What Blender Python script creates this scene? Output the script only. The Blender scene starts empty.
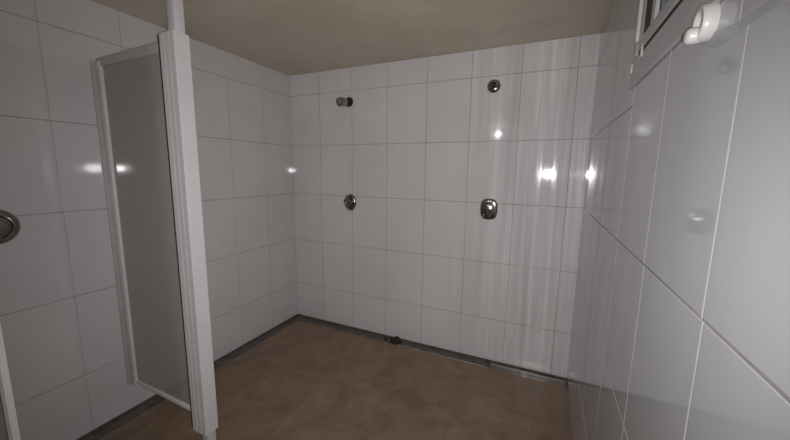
import bpy, bmesh, math, random
from mathutils import Vector, Matrix
random.seed(7)
C = bpy.context.scene.collection
SC = bpy.context.scene

# ------------------------------------------------------------------ camera
F_PX, YAW, PITCH, ROLL, CAM_Z = 328.16, 0.4250, 0.1486, 0.0129, 1.4675
cy, sy = math.cos(YAW), math.sin(YAW)
fwd = Vector((-sy*math.cos(PITCH), cy*math.cos(PITCH), -math.sin(PITCH)))
rgt = Vector((cy, sy, 0)); upv = rgt.cross(fwd)
cr = rgt*math.cos(ROLL) + upv*math.sin(ROLL)
cu = -rgt*math.sin(ROLL) + upv*math.cos(ROLL)
cam_data = bpy.data.cameras.new('camera'); cam = bpy.data.objects.new('camera', cam_data); C.objects.link(cam)
cam_data.sensor_width = 36; cam_data.lens = F_PX/790*36; cam_data.clip_start = 0.01
M = Matrix((cr, cu, -fwd)).transposed().to_4x4(); M.translation = Vector((0, 0, CAM_Z))
cam.matrix_world = M
SC.camera = cam

# ------------------------------------------------------------------ world, lamps, exposure
w = bpy.data.worlds.new('world'); SC.world = w; w.use_nodes = True
bg = w.node_tree.nodes['Background']
bg.inputs[0].default_value = (0.90, 0.95, 1.04, 1); bg.inputs[1].default_value = 0.05
# the phone's flash, a small lamp beside the lens with a beam that fades towards its rim
fl = bpy.data.lights.new('phone_flash', 'SPOT'); fl.energy = 72; fl.spot_size = math.radians(129); fl.spot_blend = 1.0
fl.shadow_soft_size = 0.008; fl.color = (0.99, 0.975, 1.0)
flo = bpy.data.objects.new('phone_flash', fl); C.objects.link(flo)
FM = M @ Matrix.Rotation(math.radians(2.5), 4, 'Y'); FM.translation = Vector((0.022, 0.0, CAM_Z-0.016)); flo.matrix_world = FM
# small ceiling lamp of the room behind the photographer
ar = bpy.data.lights.new('ceiling_lamp', 'POINT'); ar.energy = 8; ar.shadow_soft_size = 0.035; ar.color = (0.93, 0.97, 1.0)
aro = bpy.data.objects.new('ceiling_lamp', ar); C.objects.link(aro); aro.location = (-0.876, -1.6, 2.18)
SC.view_settings.view_transform = 'Standard'; SC.view_settings.look = 'None'
SC.view_settings.gamma = 1; SC.view_settings.use_curve_mapping = False
SC.view_settings.exposure = 0.07

# ------------------------------------------------------------------ room numbers
XL, XR, YB, YF, H = -2.217, 0.244, 2.5025, -2.4, 2.326
ROWS = [0.3387+0.45*k for k in range(-1, 5)]            # horizontal joints

# ------------------------------------------------------------------ material helpers
class NT:
    def __init__(s, name):
        s.m = bpy.data.materials.new(name); s.m.use_nodes = True
        s.t = s.m.node_tree; s.n = s.t.nodes; s.b = s.n['Principled BSDF']
        s.geo = s.n.new('ShaderNodeNewGeometry')
    def link(s, a, b): s.t.links.new(a, b)
    def node(s, ty, **kw):
        n = s.n.new(ty)
        for k, v in kw.items(): setattr(n, k, v)
        return n
    def noise(s, scale, detail=4, vec=(1, 1, 1), rough=0.5, dist=0.0):
        mp = s.node('ShaderNodeMapping'); mp.inputs['Scale'].default_value = vec
        s.link(s.geo.outputs['Position'], mp.inputs['Vector'])
        n = s.node('ShaderNodeTexNoise'); n.inputs['Scale'].default_value = scale
        n.inputs['Detail'].default_value = detail; n.inputs['Roughness'].default_value = rough
        n.inputs['Distortion'].default_value = dist
        s.link(mp.outputs[0], n.inputs['Vector']); return n.outputs['Fac']
    def rng(s, x, a, b, c, d):
        n = s.node('ShaderNodeMapRange'); n.inputs[1].default_value = a; n.inputs[2].default_value = b
        n.inputs[3].default_value = c; n.inputs[4].default_value = d; n.clamp = True
        s.link(x, n.inputs[0]); return n.outputs[0]
    def math(s, op, a, b=None):
        n = s.node('ShaderNodeMath', operation=op)
        for i, v in enumerate((a, b)):
            if v is None: continue
            if isinstance(v, (int, float)): n.inputs[i].default_value = v
            else: s.link(v, n.inputs[i])
        return n.outputs[0]
    def mix(s, f, a, b):
        n = s.node('ShaderNodeMix', data_type='RGBA')
        if isinstance(f, (int, float)): n.inputs[0].default_value = f
        else: s.link(f, n.inputs[0])
        for i, v in ((6, a), (7, b)):
            if isinstance(v, tuple): n.inputs[i].default_value = (*v, 1)
            else: s.link(v, n.inputs[i])
        return n.outputs[2]
    def sep(s):
        n = s.node('ShaderNodeSeparateXYZ'); s.link(s.geo.outputs['Position'], n.inputs[0]); return n.outputs
    def bump(s, h, strength, dist):
        n = s.node('ShaderNodeBump'); n.inputs['Strength'].default_value = strength; n.inputs['Distance'].default_value = dist
        s.link(h, n.inputs['Height']); s.link(n.outputs[0], s.b.inputs['Normal'])
    def col(s, c):
        if isinstance(c, tuple): s.b.inputs['Base Color'].default_value = (*c, 1)
        else: s.link(c, s.b.inputs['Base Color'])
    def rough(s, r):
        if isinstance(r, (int, float)): s.b.inputs['Roughness'].default_value = r
        else: s.link(r, s.b.inputs['Roughness'])

def simple(name, c, rough, metal=0.0, var=0.08, scale=25, bump=0.0, c2=None):
    k = NT(name); f = k.noise(scale, 5)
    f = k.rng(f, 0.3, 0.7, 0, 1)
    k.col(k.mix(f, tuple(x*(1-var) for x in c), c2 or tuple(min(1, x*(1+var)) for x in c)))
    k.rough(rough); k.b.inputs['Metallic'].default_value = metal
    if bump: k.bump(k.noise(scale*4, 3), bump, 0.001)
    return k.m

TILE = (0.70, 0.67, 0.665)
def tile_material(name, streaks=False, c=TILE, rough=0.11):
    k = NT(name)
    cl = k.noise(2.2, 4)
    base = k.mix(k.rng(cl, 0.3, 0.7, 0, 1), tuple(x*0.95 for x in c), tuple(x*1.03 for x in c))
    fine = k.noise(9, 5, (1, 1, 0.35))
    base = k.mix(k.rng(fine, 0.5, 0.75, 0, 0.35), base, tuple(x*0.92 for x in c))
    if streaks:
        x, y, z = k.sep()
        mask = k.rng(x, -0.75, -0.20, 0, 1)
        s1 = k.noise(1.0, 5, (26, 26, 0.7), 0.6, 0.6)
        s2 = k.noise(1.0, 4, (70, 70, 2.2), 0.6, 0.3)
        m1 = k.math('MULTIPLY', k.rng(s1, 0.50, 0.68, 0, 1), mask)
        m2 = k.math('MULTIPLY', k.rng(s2, 0.56, 0.72, 0, 1), mask)
        base = k.mix(k.math('MULTIPLY', m1, 0.85), base, (0.92, 0.90, 0.90))
        base = k.mix(k.math('MULTIPLY', m2, 0.7), base, (0.90, 0.88, 0.88))
        s3 = k.noise(1.0, 3, (9, 9, 0.5), 0.5, 0.4)
        m3 = k.math('MULTIPLY', k.rng(s3, 0.52, 0.70, 0, 1), mask)
        base = k.mix(k.math('MULTIPLY', m3, 0.45), base, (0.50, 0.475, 0.47))
        k.rough(k.math('ADD', k.math('MULTIPLY', m1, 0.10), rough))
        wob = k.noise(1.0, 2, (14, 14, 9), 0.5, 0.8)
        h = k.math('MULTIPLY', k.math('MULTIPLY', wob, mask), 0.05)
        k.bump(h, 0.35, 0.010)
    else:
        k.rough(rough)
        k.bump(k.noise(3.0, 1), 0.10, 0.004)
    k.b.inputs['IOR'].default_value = 1.52
    k.col(base); return k.m

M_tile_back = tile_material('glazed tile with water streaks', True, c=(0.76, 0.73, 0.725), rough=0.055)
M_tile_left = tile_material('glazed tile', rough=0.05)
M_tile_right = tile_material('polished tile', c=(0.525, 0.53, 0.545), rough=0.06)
M_grout = simple('dirty grout', (0.36, 0.34, 0.33), 0.8, scale=3, var=0.35)
M_grout_side = simple('side grout', (0.33, 0.31, 0.30), 0.8, scale=6, var=0.3)
M_grout_white = simple('white grout', (0.80, 0.78, 0.76), 0.6, scale=10)
M_grout_pale = simple('pale washed grout', (0.56, 0.53, 0.52), 0.6, scale=4, var=0.2)
def ceiling_mat():
    k = NT('stained ceiling paint')
    a = k.noise(1.3, 5, rough=0.6, dist=0.4); b = k.noise(6, 6, rough=0.65)
    c = k.mix(k.rng(a, 0.35, 0.65, 0, 1), (0.60, 0.525, 0.415), (0.73, 0.655, 0.535))
    c = k.mix(k.rng(b, 0.5, 0.8, 0, 0.5), c, (0.54, 0.445, 0.345))
    k.col(c); k.rough(0.55); k.bump(k.noise(40, 4), 0.25, 0.002); return k.m
M_ceil = ceiling_mat()
def floor_mat():
    k = NT('brown mottled floor tile'); x, y, z = k.sep()
    a = k.noise(5, 7, rough=0.62, dist=0.8); b = k.noise(22, 5, rough=0.6)
    c = k.mix(k.rng(a, 0.34, 0.66, 0, 1), (0.185, 0.122, 0.075), (0.30, 0.212, 0.142))
    c = k.mix(k.rng(b, 0.45, 0.75, 0, 0.35), c, (0.22, 0.16, 0.115))
    fx = k.math('PINGPONG', k.math('ADD', x, 0.41+9.0), 0.225); fy = k.math('PINGPONG', k.math('ADD', y, -1.845+9.0), 0.225)
    d = k.math('MINIMUM', fx, fy)
    c = k.mix(k.rng(d, 0.0020, 0.0045, 0.35, 0), c, (0.12, 0.088, 0.066))
    k.col(c); k.rough(k.rng(a, 0.3, 0.7, 0.30, 0.5)); k.bump(k.rng(d, 0.0015, 0.006, 0, 1), 0.25, 0.0015); return k.m
M_floor = floor_mat()
M_gutter = simple('wet grey screed', (0.12, 0.108, 0.096), 0.45, scale=18, var=0.35, bump=0.3)
M_alu = simple('white lacquered aluminium', (0.80, 0.785, 0.78), 0.22, scale=8, var=0.03)
M_alu_dull = simple('dull white aluminium', (0.50, 0.49, 0.47), 0.30, scale=8, var=0.05)
M_gasket_and_shade = simple('black rubber and hole shade', (0.015, 0.014, 0.013), 0.6)  # real rubber, also the painted dark of the latch hole
M_chrome = simple('tarnished chrome', (0.36, 0.34, 0.33), 0.16, 1.0, scale=30, var=0.15)
M_hollow_shade = simple('painted shade of the fitting', (0.02, 0.018, 0.017), 0.6)  # near-black colour stands in for shade in the fittings' hollows
M_steel = simple('stainless steel', (0.38, 0.36, 0.33), 0.32, 1.0, scale=30, var=0.15)
M_plastic = simple('white plastic', (0.62, 0.605, 0.575), 0.35, scale=12, var=0.02)
M_winframe = simple('grey window aluminium', (0.50, 0.51, 0.525), 0.4, scale=9, var=0.05)
M_winlip = simple('pale window bead', (0.60, 0.59, 0.57), 0.35)
M_debris = simple('dark brown wet dirt', (0.025, 0.016, 0.012), 0.5, scale=60, var=0.4, bump=0.6)
def night_glass():
    k = NT('window glass at night'); k.col((0.012, 0.012, 0.013)); k.rough(0.04); return k.m
M_night = night_glass()
def frosted():
    k = NT('smoky frosted glass'); a = k.noise(2, 3)
    k.col(k.mix(a, (0.45, 0.415, 0.38), (0.50, 0.465, 0.43)))
    k.rough(0.09); k.b.inputs['Transmission Weight'].default_value = 0.10; return k.m
M_frost = frosted()
def film():
    k = NT('thin milky plastic film'); k.col((0.66, 0.67, 0.70)); k.rough(0.25)
    k.b.inputs['Alpha'].default_value = 0.45; return k.m
M_film = film()

# ------------------------------------------------------------------ mesh helpers
def link(name, bm, mats, parent=None, smooth=False):
    me = bpy.data.meshes.new(name); bm.normal_update(); bm.to_mesh(me); bm.free()
    for m in (mats if isinstance(mats, (list, tuple)) else [mats]): me.materials.append(m)
    if smooth:
        for p in me.polygons: p.use_smooth = True
        me.set_sharp_from_angle(angle=math.radians(38))
    o = bpy.data.objects.new(name, me); C.objects.link(o)
    if parent: o.parent = parent; 
    return o
def box(bm, x0, x1, y0, y1, z0, z1, bev=0.0, seg=2):
    r = bmesh.ops.create_cube(bm, size=1.0)
    vs = r['verts']
    for v in vs:
        v.co = Vector(((x0+x1)/2+v.co.x*(x1-x0), (y0+y1)/2+v.co.y*(y1-y0), (z0+z1)/2+v.co.z*(z1-z0)))
    if bev:
        es = list({e for v in vs for e in v.link_edges})
        bmesh.ops.bevel(bm, geom=es, offset=bev, segments=seg, affect='EDGES', profile=0.5)
def lathe(bm, prof, mat=Matrix.Identity(4), n=36, sx=1, sz=1, sq=2.0):
    """prof: (radius, height) pairs spun round local Z; sx, sz squash; sq > 2 makes a squarer outline"""
    rings = []
    for r, h in prof:
        ring = []
        for i in range(n):
            a = 2*math.pi*i/n; c, s = math.cos(a), math.sin(a)
            q = (abs(c)**sq+abs(s)**sq)**(-1/sq)
            ring.append(bm.verts.new(mat @ Vector((r*c*q*sx, r*s*q*sz, h))))
        rings.append(ring)
    for a, b in zip(rings, rings[1:]):
        for i in range(n): bm.faces.new((a[i], a[(i+1) % n], b[(i+1) % n], b[i]))
    for ring, flip in ((rings[0], True), (rings[-1], False)):
        bm.faces.new(ring[::-1] if flip else ring)
def thing(name, label, cat, loc=(0, 0, 0), group=None):
    o = bpy.data.objects.new(name, None); C.objects.link(o); o.location = loc; o.empty_display_size = 0.05
    o['label'] = label; o['category'] = cat
    if group: o['group'] = group
    return o
def structure(o): o['kind'] = 'structure'; return o

# ------------------------------------------------------------------ tiled walls: every tile has rounded edges
def tile_wall(name, P, u0, u1, v0, v1, ucuts, vcuts, mats, hole=None, shift=None, tall=None, pale=99, gu=None, g=0.0011, thick=0.08):
    """P(u, v, d) -> point; d is the height above the tile face (negative goes into the wall)"""
    bm = bmesh.new(); norms = {}
    R = 0.0028; K = 4
    n_out = (P(0, 0, 1)-P(0, 0, 0)).normalized(); eu = (P(1, 0, 0)-P(0, 0, 0)).normalized(); ev = (P(0, 1, 0)-P(0, 0, 0)).normalized()
    def quad(a, b, c, d, m):
        f = bm.faces.new((a, b, c, d)); f.normal_update()
        f.material_index = m; f.smooth = True; return f
    def vert(p, n):
        v = bm.verts.new(p); norms[v] = n; return v
    def tile(a, b, c, d):
        if b-a < 0.012 or d-c < 0.012: return
        tu, tv = random.uniform(-1, 1)*0.0012, random.uniform(-1, 1)*0.0012
        cu_, cv_ = (a+b)/2, (c+d)/2
        rings = []
        for k in range(K+1):
            t = math.pi/2*k/K                          # 0 = side, pi/2 = face
            ins = R*(1-math.cos(t)); dep = -R*(1-math.sin(t))
            ring = []
            for su, sv, uu, vv in ((-1, -1, a+ins, c+ins), (1, -1, b-ins, c+ins), (1, 1, b-ins, d-ins), (-1, 1, a+ins, d-ins)):
                ring.append((uu, vv, dep+(uu-cu_)*tu+(vv-cv_)*tv, t))
            rings.append(ring)
        nf = (n_out-eu*tu-ev*tv).normalized()
        sides = ((0, 1, -ev), (1, 2, eu), (2, 3, ev), (3, 0, -eu))
        for i, j, so in sides:
            for k in range(K):
                q = []
                for idx, rg in ((i, rings[k]), (j, rings[k]), (j, rings[k+1]), (i, rings[k+1])):
                    uu, vv, dd, t = rg[idx]
                    q.append(vert(P(uu, vv, dd), nf if k+1 == K and rg is rings[k+1] else (nf*math.sin(t)+so*math.cos(t)).normalized()))
                quad(*q, 0)
        quad(*[vert(P(uu, vv, dd), nf) for uu, vv, dd, t in rings[K]], 0)
    def cells(cuts, lo, hi):
        cs = [lo]+[c for c in sorted(cuts) if lo+0.01 < c < hi-0.01]+[hi]
        return list(zip(cs, cs[1:]))
    for ri, (c, d) in enumerate(cells(vcuts, v0, v1)):
        for a, b in cells([x+(shift(c, x) if shift else 0.0) for x in ucuts], u0, u1):
            parts = [(a, b, c, d)]
            if tall and tall[0] < (a+b)/2 < tall[1]:
                if abs(d-tall[2]) < 0.01: parts = [(a, b, c, d+0.066)]
                elif abs(c-tall[2]) < 0.01: parts = [(a, b, c+0.066, d)]
            if hole:
                ha, hb, hc, hd = hole
                if a < hb and b > ha and c < hd and d > hc:
                    parts = []
                    if c < hc: parts.append((a, b, c+(0.066 if tall and abs(c-tall[2]) < 0.01 and tall[0] < (a+b)/2 < tall[1] else 0), hc))
                    if d > hd: parts.append((a, b, hd, d))
                    lo, hi = max(c, hc), min(d, hd)
                    if a < ha: parts.append((a, ha, lo, hi))
                    if b > hb: parts.append((hb, b, lo, hi))
            for (a2, b2, c2, d2) in parts: tile(a2+(gu or g), b2-(gu or g), c2+g, d2-g)
    # joint bed, back and rim of the wall
    def bed(a, b, c, d, m):
        for dd in (-0.0012, -thick):
            quad(*[vert(P(u, v, dd), n_out if dd > -0.01 else -n_out) for u, v in ((a, c), (b, c), (b, d), (a, d))], m)
        for (p, q, nn) in (((a, c), (b, c), -ev), ((b, c), (b, d), eu), ((b, d), (a, d), ev), ((a, d), (a, c), -eu)):
            quad(vert(P(*p, -thick), nn), vert(P(*q, -thick), nn), vert(P(*q, -0.0012), nn), vert(P(*p, -0.0012), nn), m)
    regs = [(u0, u1, v0, v1)]
    if hole:
        ha, hb, hc, hd = hole
        regs = [(u0, u1, v0, hc), (u0, u1, hd, v1), (u0, ha, hc, hd), (hb, u1, hc, hd)]
    for rg in regs: bed(*rg, 1)
    jw = 0.0031 if pale < 99 else 0.0016
    if len(mats) > 2:                                     # pale vertical joints
        for c, d in cells(vcuts, v0, v1):
            for x in ucuts:
                x += shift(c, x) if shift else 0.0
                if not u0 < x < min(u1, pale): continue
                cc, d2 = c+0.002, d-0.002
                if hole and ha < x < hb: d2 = min(d2, hc)
                if d2 > cc:
                    quad(*[vert(P(u, v, 0.0004), n_out) for u, v in ((x-jw, cc), (x+jw, cc), (x+jw, d2), (x-jw, d2))], 2)
    bm.verts.index_update(); ns = [None]*len(bm.verts)
    for v, n in norms.items(): ns[v.index] = n[:]
    # make the windings agree with the normals
    for f in bm.faces:
        f.normal_update()
        if f.normal.dot(sum((norms[v] for v in f.verts), Vector())) < 0: f.normal_flip()
    me = bpy.data.meshes.new(name); bm.to_mesh(me); bm.free()
    for m in mats: me.materials.append(m)
    me.normals_split_custom_set_from_vertices(ns)
    o = bpy.data.objects.new(name, me); C.objects.link(o); return structure(o)

tile_wall('wall_back', lambda u, v, d: Vector((u, YB-d, v)), XL-0.02, XR+0.02, 0, H,
          [0.140-0.3385*k for k in range(7)], ROWS, [M_tile_back, M_grout])
tile_wall('wall_left', lambda u, v, d: Vector((XL+d, u, v)), YF, YB+0.02, 0, H,
          [0.81+0.3385*k for k in range(-10, 6)], ROWS, [M_tile_left, M_grout_side, M_grout_pale], gu=0.0003)
HOLE = (0.32, 1.30, 1.86, 2.22)
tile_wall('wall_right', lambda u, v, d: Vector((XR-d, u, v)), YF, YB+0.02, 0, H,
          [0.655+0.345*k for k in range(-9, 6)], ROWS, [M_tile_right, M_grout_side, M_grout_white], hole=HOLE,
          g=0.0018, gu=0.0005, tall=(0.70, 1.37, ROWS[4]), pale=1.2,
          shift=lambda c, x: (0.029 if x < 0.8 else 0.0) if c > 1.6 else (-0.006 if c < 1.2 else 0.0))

bm = bmesh.new(); box(bm, XL-0.08, XR+0.08, YF-0.1, YF, 0, H)
structure(link('wall_front', bm, simple('plain wall paint', (0.75, 0.74, 0.74), 0.6)))
bm = bmesh.new(); box(bm, XL-0.08, XR+0.08, YF, YB+0.08, H, H+0.1)
structure(link('ceiling', bm, M_ceil))
GX, GY = XL+0.105, YB-0.115
bm = bmesh.new(); box(bm, GX, XR+0.08, YF, GY, -0.12, 0.0)
structure(link('floor', bm, M_floor))
bm = bmesh.new(); box(bm, XL-0.08, XR+0.08, GY, YB+0.08, -0.12, -0.014)
structure(link('trim_1', bm, M_gutter))
bm = bmesh.new(); box(bm, XL-0.08, GX, YF, GY, -0.12, -0.014)
structure(link('trim_2', bm, M_gutter))

bm = bmesh.new(); box(bm, XL-0.08, XR+0.08, YB+0.001, YB+0.08, -0.0139, 0.0)
structure(link('baseboard_back', bm, M_gutter))
bm = bmesh.new(); box(bm, XL-0.08, XL-0.001, YF, YB+0.001, -0.0139, 0.0)
structure(link('baseboard_left', bm, M_gutter))

# ------------------------------------------------------------------ window high in the right wall
win = bpy.data.objects.new('window_1', None); C.objects.link(win); structure(win); win.location = (XR, 0.81, 1.755)
def wpart(name, boxes, mat, bev=0.002):
    bm = bmesh.new()
    for b in boxes: box(bm, *b, bev=bev)
    bmesh.ops.translate(bm, verts=bm.verts, vec=(-XR, -0.81, -1.755))
    return link(name, bm, mat, win)
X0 = XR
wpart('window_sill', [(X0-0.006, X0+0.0, 0.20, 1.405, 1.752, 1.833)], M_winframe, 0.002)
wpart('sill_lip', [(X0-0.009, X0-0.0055, 0.20, 1.402, 1.754, 1.764)], M_alu_dull, 0.0015)
wpart('track', [(X0-0.009, X0-0.004, 0.20, 1.32, 1.8455, 1.850)], M_winlip, 0.001)
wpart('track_groove', [(X0-0.004, X0-0.0005, 0.20, 1.36, 1.834, 1.8455)], M_gasket_and_shade, 0)
wpart('window_frame', [(X0-0.006, X0+0.05, 0.20, 1.285, 1.850, 1.885), (X0-0.006, X0+0.05, 1.285, 1.335, 1.850, 2.26),
                       (X0-0.006, X0+0.05, 0.20, 0.33, 1.885, 2.26), (X0-0.006, X0+0.05, 0.33, 1.285, 2.20, 2.26),
                       (X0-0.005, X0-0.0005, 1.355, 1.405, 1.834, 2.26)], M_winframe, 0.0015)
wpart('bead', [(X0-0.014, X0-0.001, 1.335, 1.355, 1.885, 2.258)], M_winlip, 0.003)
wpart('gasket', [(X0-0.005, X0+0.003, 1.20, 1.285, 1.885, 2.20)], M_gasket_and_shade, 0)
wpart('meeting_stile', [(X0-0.007, X0+0.003, 1.165, 1.20, 1.885, 2.20)], M_winframe, 0.001)
wpart('pane', [(X0+0.004, X0+0.010, 0.33, 1.285, 1.88, 2.21)], M_night, 0)
la = wpart('latch', [(X0-0.0095, X0-0.005, 1.262, 1.310, 1.818, 1.828), (X0-0.0095, X0-0.005, 1.262, 1.310, 1.846, 1.855),
                     (X0-0.0095, X0-0.005, 1.262, 1.273, 1.828, 1.846), (X0-0.0095, X0-0.005, 1.299, 1.310, 1.828, 1.846)], M_winlip, 0.001)
bm = bmesh.new(); box(bm, -0.0088, -0.005, 1.272-0.81, 1.300-0.81, 1.827-1.755, 1.847-1.755)
link('latch_hole_shade', bm, M_gasket_and_shade, la)  # solid black plate, coloured as the shade inside the hole
wpart('end_stop', [(X0-0.010, X0-0.006, 1.380, 1.398, 1.80, 1.828)], M_winlip, 0.001)

# ------------------------------------------------------------------ shower partitions
def partition(label, Y, xs0, xs1, dep, post, rot=0.0):
    t = thing('shower_partition', label, 'shower partition', ((xs0+xs1)/2, Y+dep/2, 0))
    ox, oy = t.location.x, t.location.y
    def part(name, boxes, mat, bev=0.0015, par=t):
        bm = bmesh.new()
        for b in boxes: box(bm, *b, bev=bev)
        bmesh.ops.translate(bm, verts=bm.verts, vec=(-ox, -oy, 0))
        return link(name, bm, mat, par, smooth=bev >= 0.002)
    yc = Y+min(0.022, dep/2)
    zt, zb = 2.035, 0.17
    # stile: U profile with three grooves running down its near face
    w = xs1-xs0; e = w/3
    ribs = [(xs0+e*i+0.0012, xs0+e*(i+1)-0.0012, Y, Y+0.006, 0.075, 2.065) for i in range(3)]
    part('stile', [(xs0, xs1, Y+0.004, Y+dep, 0.077, 2.063)]+ribs, M_alu, 0.001)
    part('gasket', [(xs0-0.010, xs0+0.001, Y+0.001, yc+0.012, 0.085, 2.06)], M_gasket_and_shade, 0)
    if post:
        part('post', [(xs1-0.055, xs1-0.006, Y+0.012, Y+0.058, 0.0, H)], M_alu, 0.002)
    part('wall_channel', [(XL, XL+0.010, yc-0.036, yc+0.030, 0.165, 2.02)], M_alu_dull, 0.002)
    part('side_rail', [(XL+0.009, XL+0.052, yc-0.018, yc+0.018, 0.15, 2.02)], M_alu, 0.006)
    part('top_rail', [(XL+0.012, xs0-0.006, yc-0.014, yc+0.014, zt-0.045, zt)], M_alu_dull, 0.002)
    part('bottom_rail', [(XL+0.012, xs0-0.006, yc-0.014, yc+0.014, zb, zb+0.022)], M_alu, 0.002)
    g = part('glass_panel', [(XL+0.04, xs0-0.004, yc-0.004, yc+0.004, zb+0.018, zt-0.042)], M_frost, 0)
    if rot: t.rotation_euler.z = rot
    return t
partition('white framed smoky glass shower partition with floor to ceiling post', 0.995, -1.628, -1.520, 0.070, True, math.radians(-1.15))
partition('white framed partition edge cut off at the lower left', 0.357, -1.565, -1.525, 0.017, False)

# ------------------------------------------------------------------ chrome fittings
def facing(n):                                             # local +Z looks along n
    return Vector(n).to_track_quat('Z', 'Y').to_matrix().to_4x4()
def fitting(name, label, cat, loc, n, parts):
    t = thing(name, label, cat, loc)
    for pn, prof, kw, mat in parts:
        bm = bmesh.new(); off = kw.pop('off', (0, 0, 0)); tilt = kw.pop('tilt', None)
        m = facing(n) @ Matrix.Translation(off)
        if tilt: m = m @ tilt
        lathe(bm, prof, m, **kw); bmesh.ops.recalc_face_normals(bm, faces=bm.faces)
        link(pn, bm, mat, t, smooth=True)
    return t
def escutcheon(r, h): return [(r, 0), (r, h*0.35), (r*0.97, h*0.62), (r*0.90, h*0.85), (r*0.80, h*0.97), (r*0.66, h), (r*0.62, h*0.8), (r*0.10, h*0.8)]
RX = Matrix.Rotation
B = (0, -1, 0)
fitting('shower_valve', 'oval chrome shower valve on the back wall nearer the left corner', 'shower valve', (-1.572, YB, 1.185), B, [
    ('plate', escutcheon(0.066, 0.020), dict(sx=0.93, sz=1.13), M_chrome),
    ('hub', [(0.030, 0.012), (0.030, 0.040), (0.026, 0.046), (0.008, 0.047)], {}, M_chrome),
    ('lever', [(0.011, 0.0), (0.012, 0.02), (0.010, 0.055), (0.006, 0.060)], dict(off=(0, 0, 0.036), tilt=RX(math.radians(115), 4, 'X')), M_chrome),
    ('slot', [(0.014, 0.0), (0.014, 0.006)], dict(off=(-0.034, 0.012, 0.016), sx=1.9, sz=0.75), M_hollow_shade)])
fitting('shower_valve', 'rounded square chrome shower valve on the back wall beneath the round outlet', 'shower valve', (-0.366, YB, 1.195), B, [
    ('plate', escutcheon(0.063, 0.022), dict(sx=1.0, sz=1.26, sq=2.9), M_chrome),
    ('hub', [(0.040, 0.014), (0.040, 0.030), (0.034, 0.040), (0.020, 0.044), (0.006, 0.045)], dict(sz=1.2), M_chrome),
    ('lever', [(0.012, 0.0), (0.014, 0.016), (0.011, 0.048), (0.005, 0.054)], dict(off=(0.0, 0, 0.036), tilt=RX(math.radians(70), 4, 'X') @ RX(math.radians(15), 4, 'Y')), M_chrome),
    ('screw', [(0.006, 0.0), (0.006, 0.004), (0.003, 0.006)], dict(off=(0.038, 0.058, 0.018)), M_steel),
    ('screw', [(0.006, 0.0), (0.006, 0.004), (0.003, 0.006)], dict(off=(-0.038, -0.058, 0.018)), M_steel)])
fitting('shower_valve', 'round chrome shower valve on the left wall, cut by the photo edge', 'shower valve', (XL, 0.572, 1.198), (1, 0, 0), [
    ('plate', [(0.080, 0), (0.080, 0.010), (0.076, 0.020), (0.066, 0.027), (0.052, 0.029), (0.046, 0.022), (0.01, 0.022)], {}, M_chrome),
    ('hub', [(0.034, 0.018), (0.034, 0.050), (0.029, 0.058), (0.010, 0.060)], {}, M_chrome),
    ('lever', [(0.012, 0.0), (0.013, 0.02), (0.010, 0.055), (0.006, 0.06)], dict(off=(0, 0, 0.045), tilt=RX(math.radians(100), 4, 'X')), M_chrome)])
TL = RX(math.radians(-10), 4, 'Y') @ RX(math.radians(9), 4, 'X')
fitting('shower_nozzle', 'short chrome shower nozzle sticking out near the left corner', 'shower head', (-1.578, YB, 2.046), B, [
    ('flange', [(0.040, 0), (0.040, 0.006), (0.034, 0.014), (0.012, 0.016)], {}, M_hollow_shade),
    ('arm', [(0.014, 0), (0.014, 0.06)], dict(n=20, tilt=TL), M_chrome),
    ('nozzle', [(0.020, 0.035), (0.034, 0.050), (0.037, 0.070), (0.037, 0.120), (0.033, 0.126), (0.028, 0.122), (0.005, 0.120)], dict(tilt=TL), M_chrome)])
fitting('shower_outlet', 'round chrome pipe outlet without a head on the back wall', 'shower outlet', (-0.378, YB, 2.068), B, [
    ('flange', [(0.046, 0), (0.046, 0.006), (0.042, 0.014), (0.030, 0.020), (0.018, 0.022)], {}, M_chrome),
    ('pipe_stub', [(0.022, 0.010), (0.022, 0.046), (0.018, 0.050), (0.015, 0.046), (0.015, 0.020)], {}, M_chrome),
    ('opening', [(0.0145, 0.018), (0.0145, 0.030), (0.004, 0.030)], dict(n=20), M_hollow_shade),
    ('nipple', [(0.007, 0.020), (0.007, 0.046), (0.004, 0.050)], dict(n=20), M_steel)])

# ------------------------------------------------------------------ linear drain along the back wall
dr = thing('linear_drain', 'long steel floor drain in the gutter under the back wall', 'drain', (-0.41, GY+0.03, -0.014))
def dpart(name, boxes, mat, bev=0):
    bm = bmesh.new()
    for b in boxes: box(bm, *b, bev=bev)
    bmesh.ops.translate(bm, verts=bm.verts, vec=(0.41, -(GY+0.03), 0.014)); return link(name, bm, mat, dr)
dpart('edge_strip', [(-1.05, -0.30, GY, GY+0.012, -0.014, 0.001)], simple('worn zinc', (0.42, 0.40, 0.36), 0.5, 0.3, scale=14, var=0.4))
dpart('frame', [(-0.28, 0.235, GY+0.001, GY+0.007, -0.014, -0.001), (-0.28, 0.235, GY+0.070, GY+0.076, -0.014, -0.001)], M_steel)
slats = [(-0.275+0.0125*i, -0.275+0.0125*i+0.006, GY+0.007, GY+0.070, -0.010, -0.003) for i in range(41)]
dpart('grate', slats, M_steel)

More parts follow.
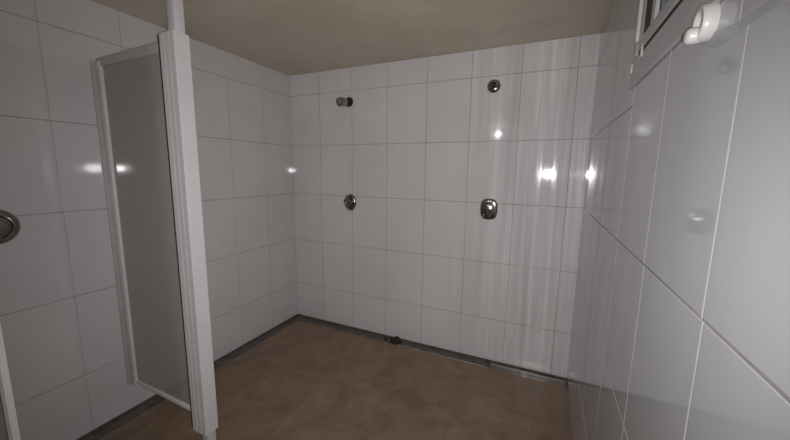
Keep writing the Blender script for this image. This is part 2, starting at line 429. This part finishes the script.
# dark clump in the gutter
def clump(label, x, y, s, seed):
    bm = bmesh.new(); bmesh.ops.create_icosphere(bm, subdivisions=3, radius=1)
    rr = random.Random(seed); ph = [rr.uniform(0, 6) for _ in range(6)]
    for v in bm.verts:
        c = v.co; k = 1+0.22*math.sin(3*c.x+ph[0])*math.cos(4*c.y+ph[1])+0.12*math.sin(7*c.z+ph[2]+5*c.x)+0.07*math.sin(13*c.y+ph[3])
        v.co = Vector((c.x*s*k, c.y*s*0.75*k, max(c.z*s*0.75*k, -s*0.35)))
    z = min(v.co.z for v in bm.verts)
    for v in bm.verts: v.co.z -= z
    o = link('debris', bm, M_debris, smooth=True); o.location = (x, y, -0.014)
    o['label'] = label; o['category'] = 'debris'; o['kind'] = 'thing'; return o
clump('dark brown clump lying at the foot of the back wall', -1.083, YB-0.060, 0.044, 3)
clump('smaller dark scrap just left of the clump in the gutter', -1.185, YB-0.05, 0.020, 5)

# ------------------------------------------------------------------ white plastic fitting under the window
br = thing('curtain_rod_bracket', 'white plastic bracket on the right wall beside the window sill', 'bracket', (XR, 0.780, 1.729))
N = facing((-1, 0, 0))
def brp(name, prof, off, mat, **kw):
    bm = bmesh.new(); lathe(bm, prof, N @ Matrix.Translation(off), **kw)
    bmesh.ops.recalc_face_normals(bm, faces=bm.faces); return link(name, bm, mat, br, smooth=True)
brp('socket', [(0.030, 0), (0.031, 0.010), (0.030, 0.019), (0.028, 0.021), (0.021, 0.021), (0.019, 0.019), (0.019, 0.004)], (-0.004, 0.000, 0), M_plastic, sx=0.92)
brp('hollow', [(0.0188, 0.002), (0.0188, 0.006)], (-0.004, 0.000, 0), simple('painted shade in the socket', (0.30, 0.285, 0.27), 0.5), sx=0.92)  # disc in darker plastic colour, shade of the bore painted in
brp('cap', [(0.010, 0.012), (0.0135, 0.015), (0.0135, 0.030), (0.011, 0.034), (0.006, 0.036)], (-0.006, -0.018, 0), M_plastic)

# strip of milky film stuck along the joint beside the bracket
bm = bmesh.new()
def rp(u, v, d=0.0025): return Vector((XR-d, u, v))
top = [rp(0.862, 1.722, 0.006), rp(0.79, 1.712), rp(0.685, 1.691), rp(0.62, 1.688), rp(0.40, 1.688)]
bot = [rp(0.850, 1.708, 0.006), rp(0.79, 1.692), rp(0.752, 1.676), rp(0.62, 1.675), rp(0.40, 1.675)]
f0 = [bm.verts.new(p) for p in top]; f1 = [bm.verts.new(p) for p in bot]
for i in range(4): bm.faces.new((f0[i], f1[i], f1[i+1], f0[i+1]))
ret = bmesh.ops.extrude_face_region(bm, geom=bm.faces[:])
bmesh.ops.translate(bm, verts=[v for v in ret['geom'] if isinstance(v, bmesh.types.BMVert)], vec=(0.0018, 0, 0))
bmesh.ops.recalc_face_normals(bm, faces=bm.faces)
o = link('plastic_strip', bm, M_film)
o['label'] = 'thin milky plastic strip running from the white bracket along the tile joint'; o['category'] = 'plastic strip'
